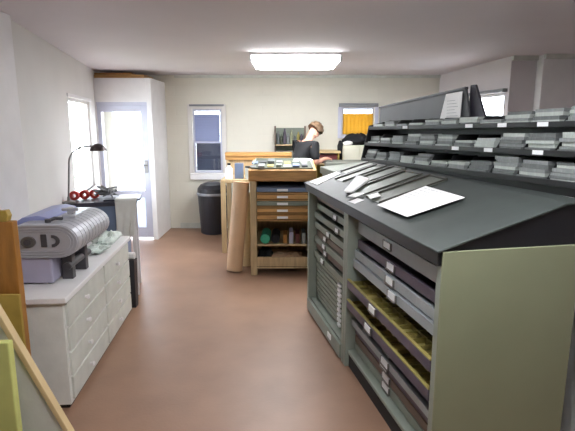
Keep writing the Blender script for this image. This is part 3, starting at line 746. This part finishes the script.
# side shelf unit with dark red boxes behind the person
su = thing('shelf_unit', 'pale wooden shelf unit on the far side of the person', 'shelf', (.42, 7.22, 0))
MB().box(-.02, .36, 0, .45, 1.25, 1.28).box(0, .34, 0, .45, 1.08, 1.10).build('shelf_boards', M['tan'], su, .003)
MB().box(0, .02, 0, .45, 0, 1.25).box(.32, .34, 0, .45, 0, 1.25).box(.02, .32, .43, .45, 0, 1.25).build('side_panels', M['oliveply'], su, .003)
o = box('dark_red_box', M['maroon'], None, 0, .28, 0, .3, 0, .13, .004, loc=(.45, 7.26, 1.10)); tag(o, 'dark red box inside the pale shelf unit', 'box')

# ------------------------------------------------------------ person leaning over the bench
pe = thing('person', 'person in a dark short sleeved shirt with light brown hair leaning over a workbench', 'person', (.20, 6.56, 0), math.radians(32))
def skin(name, verts, edges, m, parent, lv=2, root=0, smooth=True):
    me = bpy.data.meshes.new(name); me.from_pydata([v[:3] for v in verts], edges, []); me.materials.append(m)
    o = bpy.data.objects.new(name, me); COL.objects.link(o); o.parent = parent
    md = o.modifiers.new('Skin', 'SKIN'); md.use_smooth_shade = True
    if not me.skin_vertices: me.skin_vertices.new(name='')
    for i, v in enumerate(verts):
        r = v[3] if isinstance(v[3], tuple) else (v[3], v[3])
        me.skin_vertices[0].data[i].radius = r; me.skin_vertices[0].data[i].use_root = (i == root)
    sb = o.modifiers.new('Sub', 'SUBSURF'); sb.levels = lv; sb.render_levels = lv
    return o
V_, E_ = [], []
def ad(x, y, z, r, p=None):
    V_.append((x, y, z, r)); i = len(V_)-1
    if p is not None: E_.append((p, i))
    return i
pv = ad(-.08, 0, .95, .12); wa = ad(-.045, 0, 1.10, .105, pv); chs = ad(.01, 0, 1.27, .115, wa); ub = ad(.065, 0, 1.38, .09, chs); nk = ad(.105, 0, 1.455, .050, ub)
h0 = ad(.125, 0, 1.52, .060, nk); h1 = ad(.165, 0, 1.575, .080, h0); h2 = ad(.215, 0, 1.60, .078, h1)
ns = ad(.250, 0, 1.505, .012, h1)
for s in (-1, 1):
    sh_ = ad(.07, s*.16, 1.395, .058, ub); el = ad(.06, s*.225, 1.17, .042, sh_)
    wr = ad(.235, s*.16, 1.215 if s < 0 else 1.20, .027, el); pm = ad(.29, s*.14, 1.222, .030, wr)
    for k in range(4):
        f1 = ad(.325, s*(.14+(k-1.5)*.019), 1.222, .0095, pm); f2 = ad(.352+.006*(1-abs(k-1.5)), s*(.14+(k-1.5)*.02), 1.212, .0085, f1); ad(.366, s*(.14+(k-1.5)*.02), 1.194, .007, f2)
    t1 = ad(.275, s*(.14-.038), 1.218, .011, pm); ad(.305, s*(.14-.055), 1.206, .009, t1)
    hp = ad(-.08, s*.085, .90, .088, pv); kn = ad(-.05, s*.10, .50, .056, hp); an = ad(-.07, s*.10, .09, .038, kn); ft = ad(.03, s*.11, .045, .036, an); ad(.11, s*.115, .035, .028, ft)
skin('body', V_, E_, M['skin'], pe)
# clothing
def sub(pts, edges, name, m): return skin(name, pts, edges, m, pe, 2)
T = [(-.075, 0, 1.00, .142), (-.045, 0, 1.12, .135), (.01, 0, 1.27, .142), (.06, 0, 1.375, .108), (.09, 0, 1.425, .066),
     (.068, -.165, 1.392, .09), (.064, -.205, 1.27, .062), (.062, -.222, 1.20, .054), (.068, .165, 1.392, .09), (.064, .205, 1.27, .062), (.062, .222, 1.20, .054)]
sub(T, [(0,1),(1,2),(2,3),(3,4),(3,5),(5,6),(6,7),(3,8),(8,9),(9,10)], 'shirt', M['navy'])
T = [(-.08, 0, 1.0, .135), (-.08, 0, .92, .13), (-.08, -.09, .86, .10), (-.052, -.10, .50, .072), (-.07, -.10, .12, .058), (-.08, .09, .86, .10), (-.052, .10, .50, .072), (-.07, .10, .12, .058)]
sub(T, [(0,1),(1,2),(2,3),(3,4),(1,5),(5,6),(6,7)], 'trousers', M['jean'])
for s in (-1, 1):
    MB().rings([[(-.12, s*.11-.045, 0), (.15, s*.11-.04, 0), (.15, s*.11+.04, 0), (-.12, s*.11+.045, 0)], [(-.12, s*.11-.045, .07), (.15, s*.11-.04, .045), (.15, s*.11+.04, .045), (-.12, s*.11+.045, .07)], [(-.11, s*.11-.04, .10), (-.02, s*.11-.04, .10), (-.02, s*.11+.04, .10), (-.11, s*.11+.04, .10)]]).build('shoe', M['black'], pe, .015, seg=3)
# hair cap: covers crown, back and the side, leaves the face free
hm = MB(); n = 24; rs = []
for j in range(9):
    th = PI*.60*j/8+.02
    ring = []
    for k in range(n):
        f = 2*PI*k/n
        fr = max(0, math.cos(f))          # towards the face (+x)
        tt = th*(1-.42*fr)
        w = 1+.05*math.sin(5*f+j)+.03*math.sin(9*f-j*2)
        ring.append((.168+.112*w*math.sin(tt)*math.cos(f), .094*w*math.sin(tt)*math.sin(f), 1.592+.115*w*math.cos(tt)))
    rs.append(ring)
hm.rings(rs)
hr = hm.build('hair', M['hair'], pe, smooth=True)
Rh = Matrix.Translation((.195, 0, 1.592)) @ Matrix.Rotation(1.0, 4, 'Y') @ Matrix.Translation((-.165, 0, -1.58))
hr.matrix_parent_inverse = Matrix.Identity(4)
hr.data.transform(Rh)
for s in (-1, 1):
    MB().blob((.165, s*.083, 1.54), (.018, .01, .03), 2, .05, 10, 7).build('ear', M['skin'], pe, smooth=True)
    MB().blob((.262, s*.03, 1.535), (.009, .011, .008), 2, .0, 10, 7).build('eye', M['silverdk'], pe, smooth=True)
MB().blob((.205, 0, 1.492), (.008, .022, .006), 2, .0, 10, 7).build('mouth', M['red'], pe, smooth=True)

# work table the person leans on (hidden mostly behind the oak cabinet)
lt = thing('imposing_table', 'low flat worktable beside the person with a pale green grey top', 'table', (.50, 6.32, 0))
MB().box(0, .62, 0, .6, 1.14, 1.18).build('table_top', M['galley'], lt, .004)
for x in (.02, .55):
    for y in (.02, .53): box('leg', M['case'], lt, x, x+.05, y, y+.05, 0, 1.14, .003)
MB().box(.03, .59, .03, .57, .3, .33).build('lower_shelf', M['case'], lt)

# ------------------------------------------------------------ light, camera
w = bpy.data.worlds.new('World'); scn.world = w; w.use_nodes = True
nt = w.node_tree; bg = nt.nodes['Background']
sky = nt.nodes.new('ShaderNodeTexSky'); sky.sky_type = 'HOSEK_WILKIE'; sky.turbidity = 6; sky.sun_direction = (-.3, .5, .8)
mx = nt.nodes.new('ShaderNodeMixRGB'); mx.inputs['Fac'].default_value = .25; mx.inputs['Color1'].default_value = (1.0, 1.04, 1.12, 1)
nt.links.new(sky.outputs[0], mx.inputs['Color2']); nt.links.new(mx.outputs[0], bg.inputs['Color'])
bg.inputs['Strength'].default_value = 12

cam = bpy.data.cameras.new('Camera'); co = bpy.data.objects.new('Camera', cam); COL.objects.link(co)
F = 490.
cam.sensor_fit = 'HORIZONTAL'; cam.sensor_width = 36; cam.lens = F/575*36
co.location = (0, 0, 1.7); co.rotation_euler = (math.radians(90-10.803), 0, 0)
scn.camera = co
scn.view_settings.view_transform = 'Standard'; scn.view_settings.look = 'None'
scn.view_settings.gamma = 1; scn.view_settings.use_curve_mapping = False
scn.view_settings.exposure = 0.45
